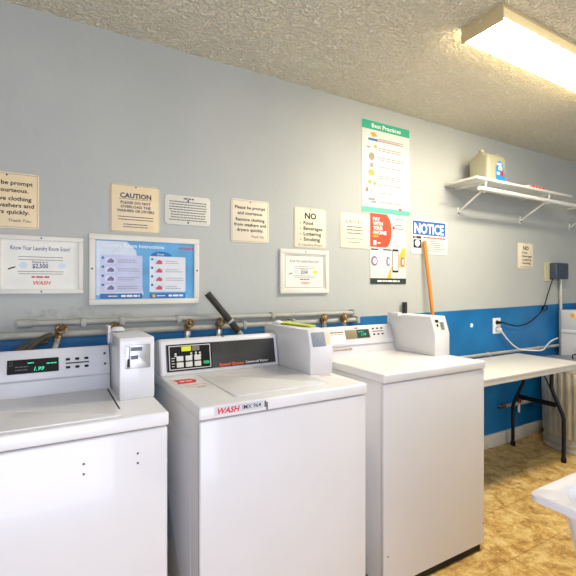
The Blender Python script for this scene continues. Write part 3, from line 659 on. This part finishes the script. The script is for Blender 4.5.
for r_ in (.045, .078):
    for cx in (1.583, 1.614, 1.646): MB().plate(FC, cx - .0065, r_ - .004, cx + .0065, r_ + .004, 0, .003, .0015, .0008).build('button', 'black', c3)
b = MB(); b.plate(FC, 1.576, .060, 1.654, .0635, 0, .0012); b.build('stripe', 'seam', c3)
FR = Frame((0, -.306, ZL), (1, 0, 0), (0, .012, .05))
b = MB(); b.scrawl(FR, 1.29, 1.42, .022, .007, 1, 0, .004, .02); b.build('lettering', 'tan', c3)
cb = coin_box(w3, 1.725, 1.838, -.585, -.235, ZL - .001, 1.115, (.03, .09))
FB = Frame((0, -.585, 1.025), (1, 0, 0), (0, .03, .09))
pl = MB().plate(FB, 1.742, .010, 1.825, .082, 0, .002, .003, .0006).build('coin_plate', 'frame_white', cb)
b = MB(); b.plate(FB, 1.748, .060, 1.772, .076, .002, .001); b.plate(FB, 1.752, .038, 1.764, .052, .002, .001); b.build('coin_slot', 'black', pl)
b = MB(); b.plate(FB, 1.778, .02, 1.808, .062, .002, .001, .002); b.build('coin_guide', 'nickel', pl)
MB().box(1.70, 1.73, -.35, -.27, 1.105, 1.125, .003).build('flange', 'enamel', cb)
FF = Frame((0, YF, 0))
for x, z in ((1.208, .165), (1.822, .130)): MB().disc(FF, x, z, .0032, off=0, th=.0015, n=8).build('screw', 'screw', w3)

# --- washer beyond the bin
X0, X1, YF, YB, ZL = 3.955, 4.60, -.80, -.06, .895
w4 = thing('washing_machine', 'white washer at the far right edge behind the ribbed metal bin', 'washing machine', ((X0 + X1) / 2, (YF + YB) / 2, 0), 'coin washers along the wall')
prof_body(w4, X0, X1, YF, YB, ZL, .034, 'enamel')
c4 = MB().prism_x([(-.40, ZL - .002), (YB, ZL - .002), (YB, 1.066), (-.33, 1.066)], X0 + .004, X1 - .004, .006).build('console', 'enamel', w4)
FC = Frame((0, -.40, ZL), (1, 0, 0), (0, .07, .17))
MB().plate(FC, 4.1, .06, 4.25, .11, 0, .003, .002).build('display', 'black', c4)
FS = Frame((X0 + .004, 0, 0), (0, -1, 0))
for y, m in ((.155, 'yellow'), (.205, 'violet')): MB().disc(FS, y, 1.02, .02, off=0, th=.001).build('sticker', m, c4)

# ------------------------------------------------------------------ shelf, jug
t = thing('wall_shelf', 'white wooden wall shelf with a hanging rod and angled brackets, high on the right', 'shelf', (3.1, -.13, 1.82))
MB().box(2.50, 3.725, -.268, 0, 2.0, 2.018, .003).build('board', 'shelf', t)
MB().tube([(2.56, -.245, 1.945), (4.45, -.245, 1.945)], .016, 14).build('rod', 'rod', t)
for x in (2.63, 3.42, 4.2):
    br = MB(); br.tube([(x + .02, -.004, 1.823), (x, -.245, 1.955)], .0075, 8); br.box(x - .011, x + .011, -.25, 0, 1.985, 2.0, .001); br.box(x + .008, x + .032, -.006, 0, 1.80, 1.86, .002)
    o = br.build('bracket', 'rod', t)
    MB().tube([(x + .02, -.012, 1.815), (x + .02, 0, 1.815)], .006, 8).build('screw', 'screw', o)
    hk = MB().tube([(x, -.245, 1.99), (x, -.245, 1.93), (x, -.23, 1.925)], .006, 6).build('rod_hook', 'rod', o)
t = thing('detergent_jug', 'cloudy plastic detergent jug with a blue label, standing on the shelf', 'jug', (2.68, -.15, 2.018))
jx0, jx1, jy0, jy1 = 2.67, 2.885, -.235, -.075
def rrect(x0, x1, y0, y1, r, z, n=5):
    pts = []
    for cx, cy, st in ((x1 - r, y1 - r, 0), (x0 + r, y1 - r, 90), (x0 + r, y0 + r, 180), (x1 - r, y0 + r, 270)):
        for k in range(n): a = math.radians(st + k * 90 / (n - 1)); pts.append((cx + r * math.cos(a), cy + r * math.sin(a), z))
    return pts
def loft(mb, loops, cap0=True, cap1=True):
    R = [[mb.bm.verts.new(p) for p in l] for l in loops]; n = len(R[0])
    for a, b in zip(R, R[1:]):
        for k in range(n): mb.bm.faces.new((a[k], a[(k + 1) % n], b[(k + 1) % n], b[k]))
    if cap0: mb.bm.faces.new(R[0][::-1])
    if cap1: mb.bm.faces.new(R[-1])
    return mb
j = MB(); loft(j, [rrect(jx0 + i, jx1 - i, jy0 + i, jy1 - i, .025, 2.018 + z) for i, z in ((.006, 0), (0, .008), (0, .165), (.006, .18), (.018, .192))])
# shoulder with the sunk grip between spout and rear hump
loft(j, [rrect(jx0 + .012 + i, jx0 + .075 - i, jy0 + .04 + i, jy1 - .04 - i, .02, 2.018 + z) for i, z in ((-.008, .18), (.0, .20), (.008, .212))])
loft(j, [rrect(jx1 - .075 + i, jx1 - .01 - i, jy0 + .035 + i, jy1 - .035 - i, .02, 2.018 + z) for i, z in ((-.006, .18), (.0, .205), (.012, .218))])
j.tube(smooth_path([(jx0 + .06, -.155, 2.018 + .195), (2.775, -.155, 2.018 + .203), (jx1 - .05, -.155, 2.018 + .20)]), .014, 10)
body = j.build('body', 'jug', t)
MB().lathe([(.022, 0), (.024, .002), (.024, .020), (.02, .024)], (jx0 + .044, -.155, 2.018 + .21), 20).build('cap', 'jug', t)
FJ = Frame((.085, jy0, 2.018))
lb = MB().poly(FJ, [(2.675, .012), (2.782, .012), (2.775, .06), (2.755, .125), (2.725, .15), (2.69, .14), (2.672, .09)], -.001, .0016).build('label', 'labelblue', t)
b = MB(); b.plate(FJ, 2.685, .118, 2.735, .132, .0006, .0006, .004); b.plate(FJ, 2.685, .05, 2.715, .07, .0006, .0006, .003); b.plate(FJ, 2.705, .085, 2.745, .112, .0006, .0006, .004); b.build('print', 'white_ink', lb)
MB().disc(FJ, 2.745, .062, .016, .022, .0012, .0006).build('print', 'red_ink', lb)
MB().disc(FJ, 2.722, .098, .010, .010, .0012, .0006).build('print', 'yellow', lb)
t = thing('packet', 'tiny red and white packet lying on the front edge of the shelf', 'packet', (3.27, -.235, 2.018))
MB().box(3.13, 3.33, -.262, -.20, 2.018, 2.034, .004).build('wrapper', 'white', t)
MB().scrawl(Frame((0, -.262, 2.018)), 3.132, 3.328, .002, .012, 1, 0, 0, .02).build('print', 'redorange', t)

# ------------------------------------------------------------------ electrics on the right
t = thing('wall_outlet', 'white wall outlet on the blue paint with two cords plugged in', 'outlet', (3.12, 0, .90))
o = MB().plate(WALL, 3.07, .895, 3.168, 1.02, 0, .006, .006, .002).build('cover_plate', 'white', t)
for z in (.93, .985): MB().plate(WALL, 3.10, z - .016, 3.138, z + .016, .006, .001, .01).build('socket', 'socket', o)
t = thing('wall_box', 'slate blue electrical box on a beige backplate, right of the small NO sign', 'box', (3.95, 0, 1.32))
MB().plate(WALL, 3.80, 1.318, 3.95, 1.488, 0, .008, .004, .002).build('backplate', 'beige', t)
bx = MB().box(3.868, 4.075, -.07, -.008, 1.338, 1.482, .012, 3).build('housing', 'wallbox', t)
r = MB()
for k in range(6): r.box(3.885, 4.06, -.073, -.069, 1.352 + k * .021, 1.360 + k * .021, .001)
r.build('ribs', 'wallbox', bx); MB().tube([(4.078, -.04, 1.425), (4.078, -.06, 1.425)], .014, 10).build('latch', 'nickel', bx)
tag(MB().tube([(4.03, -.022, 1.345), (4.03, -.022, .03)], .014, 12).build('conduit', 'galv'), 'thin grey vertical conduit running down from the slate blue box', 'conduit')
t = thing('power_cord', 'black power cord looping from the slate blue box to the outlet', 'cord', (3.6, -.03, .95))
MB().tube(smooth_path([(3.89, -.03, 1.345), (3.86, -.022, 1.28), (3.79, -.02, 1.14), (3.745, -.022, 1.08), (3.66, -.02, 1.02), (3.53, -.02, .965), (3.38, -.02, .945), (3.25, -.024, .965), (3.16, -.028, .985), (3.125, -.02, .985)]), .0045, 8).build('cable', 'black', t)
MB().tube(arc((3.755, -.030, 1.085), .04, 0, 720, 40, (1, 0, 0), (0, -.12, .55)), .0045, 6).build('coil', 'black', t)
MB().box(3.106, 3.134, -.038, -.0068, .974, .996, .004).build('plug', 'black', t)
t = thing('power_cord', 'white power cord drooping from the outlet down along the back of the table', 'cord', (3.5, -.03, .75))
MB().tube(smooth_path([(3.119, -.03, .93), (3.15, -.034, .90), (3.21, -.038, .845), (3.28, -.05, .79), (3.35, -.07, .758), (3.45, -.13, .751), (3.55, -.13, .751), (3.72, -.06, .757), (3.86, -.028, .79), (3.97, -.026, .81)]), .006, 8).build('cable', 'white', t)
MB().box(3.104, 3.134, -.04, -.0068, .918, .942, .004).build('plug', 'white', t)
t = thing('pipe_rail', 'pale horizontal pipe along the blue wall at table height', 'pipe', (3.3, -.02, .73))
MB().tube([(1.9, -.018, .742), (4.0, -.018, .742)], .013, 10).build('pipe', 'pipe', t)
for x in (2.3, 3.0, 3.7): MB().box(x - .01, x + .01, -.033, 0, .727, .757, .003).build('clip', 'pipe', t)
tag(MB().disc(WALL, 2.812, .975, .017, off=0, th=.002).build('patch', 'white'), 'round white filled spot on the blue wall left of the outlet', 'patch')
t = thing('gas_valve', 'rusty pipe stub with a red valve under the table', 'valve', (3.35, -.04, .3))
MB().tube([(3.13, -.02, .312), (3.60, -.02, .300)], .0145, 10).build('pipe', 'pipe', t); MB().tube([(3.13, -.02, .312), (3.20, -.02, .310)], .017, 10).build('pipe_collar', 'brass', t)
MB().tube([(3.38, -.03, .31), (3.38, -.03, .372)], .015, 10).build('valve_body', 'copper', t); MB().tube([(3.38, -.028, .33), (3.375, -.028, .235)], .010, 8).build('drop_tube', 'white', t)

# ------------------------------------------------------------------ folding table
TX0, TX1, TY0, TY1, TZ = 1.95, 3.25, -.565, -.095, .742
t = thing('folding_table', 'grey beige folding table with dark tube legs right of the washers', 'table', ((TX0 + TX1) / 2, (TY0 + TY1) / 2, 0))
MB().box(TX0, TX1, TY0, TY1, TZ - .016, TZ, .005, 3).build('tabletop', 'table', t)
sk = MB(); sk.box(TX0 + .004, TX1 - .004, TY0 + .004, TY0 + .02, TZ - .045, TZ - .014, .003); sk.box(TX0 + .004, TX1 - .004, TY1 - .02, TY1 - .004, TZ - .045, TZ - .014, .003)
sk.box(TX0 + .004, TX0 + .02, TY0 + .02, TY1 - .02, TZ - .045, TZ - .014, .003); sk.box(TX1 - .02, TX1 - .004, TY0 + .02, TY1 - .02, TZ - .045, TZ - .014, .003)
sk.build('apron', 'table', t)
for x in (TX1 - .014, TX0 + .13):
    yc = (TY0 + TY1) / 2 + .075; w = .19
    for s in (1, -1):
        l = MB(); l.tube([(x, yc + s * .105, TZ - .02), (x, yc + s * .105, .52), (x, yc + s * .12, .485), (x, yc + s * .18, .35), (x, yc + s * w, .31), (x, yc + s * w, .016)], .0135, 10)
        lo = l.build('leg', 'leg', t); MB().lathe([(.018, 0), (.018, .03), (.014, .035)], (x, yc + s * w, 0), 12).build('foot_cap', 'black', lo)
    MB().box(x - .008, x + .008, yc - .14, yc + .14, .385, .42, .004).build('crossbar', 'leg', t)
    MB().tube([(x, yc, TZ - .03), (x, yc - .105, .50)], .005, 8).build('brace', 'leg', t)
    MB().tube([(x, yc - .15, TZ - .035), (x, yc + .15, TZ - .035)], .010, 8).build('hinge_bar', 'leg', t)

# ------------------------------------------------------------------ galvanised bin
cx, cy = 3.675, -.345
t = thing('metal_bin', 'ribbed galvanised metal bin with a dull lid, between the table and the far right washer', 'bin', (cx, cy, 0))
N = 192
def rib(k, z): return 0 if z < .115 or z > .60 else (.008 if (k // 3) % 2 else -.003)
prof = [(.235, 0), (.25, .004), (.25, .02), (.243, .028), (.243, .045), (.25, .052), (.25, .066), (.243, .074), (.243, .098), (.247, .11), (.247, .116), (.256, .60), (.258, .604), (.265, .62), (.265, .64), (.262, .655), (.266, .668)]
MB().lathe(prof, (cx, cy, 0), N, rib).build('body', 'galv', t, smooth=.9)
ld = MB().lathe([(.272, .655), (.274, .66), (.274, .676), (.262, .684), (.20, .690), (.10, .696), (.02, .698)], (cx, cy, 0), 64).build('lid', 'galvlid', t)
MB().tube(smooth_path([(cx - .06, cy + .02, .696), (cx - .055, cy + .02, .73), (cx + .055, cy - .02, .73), (cx + .06, cy - .02, .696)]), .006, 8).build('lid_handle', 'darksteel', ld)
for s in (1, -1): MB().tube(arc((cx, cy + s * .26, .5), .06, 180, 360, 10, (1, 0, 0), (0, s * .25, .9)), .006, 8).build('side_handle', 'galv', t)

# ------------------------------------------------------------------ utility sink
SX0, SX1, SY1, SY0, SZ = .826, 1.45, -1.583, -2.17, .862
t = thing('utility_sink', 'white plastic utility sink on tapered legs in the lower right corner', 'sink', ((SX0 + SX1) / 2, (SY0 + SY1) / 2, 0))
R = lambda i, r, z: rrect(SX0 + i, SX1 - i, SY0 + i, SY1 - i, r, z, 7)
s = MB(); loft(s, [R(.085, .06, .49), R(.075, .06, .52), R(.056, .05, SZ - .17), R(.038, .035, SZ - .03), R(.036, .03, SZ - .016), R(.003, .022, SZ - .016), R(0, .022, SZ - .013), R(0, .022, SZ - .004), R(.004, .022, SZ), R(.032, .05, SZ), R(.036, .05, SZ - .003), R(.045, .05, SZ - .028), R(.058, .055, SZ - .08), R(.105, .08, .55), R(.14, .06, .525), R(.25, .02, .52)])
s.build('basin', 'tub', t, smooth=.7)
for x, nx in ((SX0 + .05, 1), (SX1 - .05, -1)):
    for y, ny in ((SY0 + .05, 1), (SY1 - .05, -1)):
        l = MB(); loft(l, [[(x, y, z), (x + nx * w, y, z), (x + nx * w, y + ny * .012, z), (x + nx * .012, y + ny * .012, z), (x + nx * .012, y + ny * w, z), (x, y + ny * w, z)] for z, w in ((0, .045), (.3, .07), (.52, .11), (.60, .12))])
        l.build('leg', 'tub', t)
dr = MB().tube([((SX0 + SX1) / 2, (SY0 + SY1) / 2, .525), ((SX0 + SX1) / 2, (SY0 + SY1) / 2, .30)], .025, 12).build('drain', 'white', t)
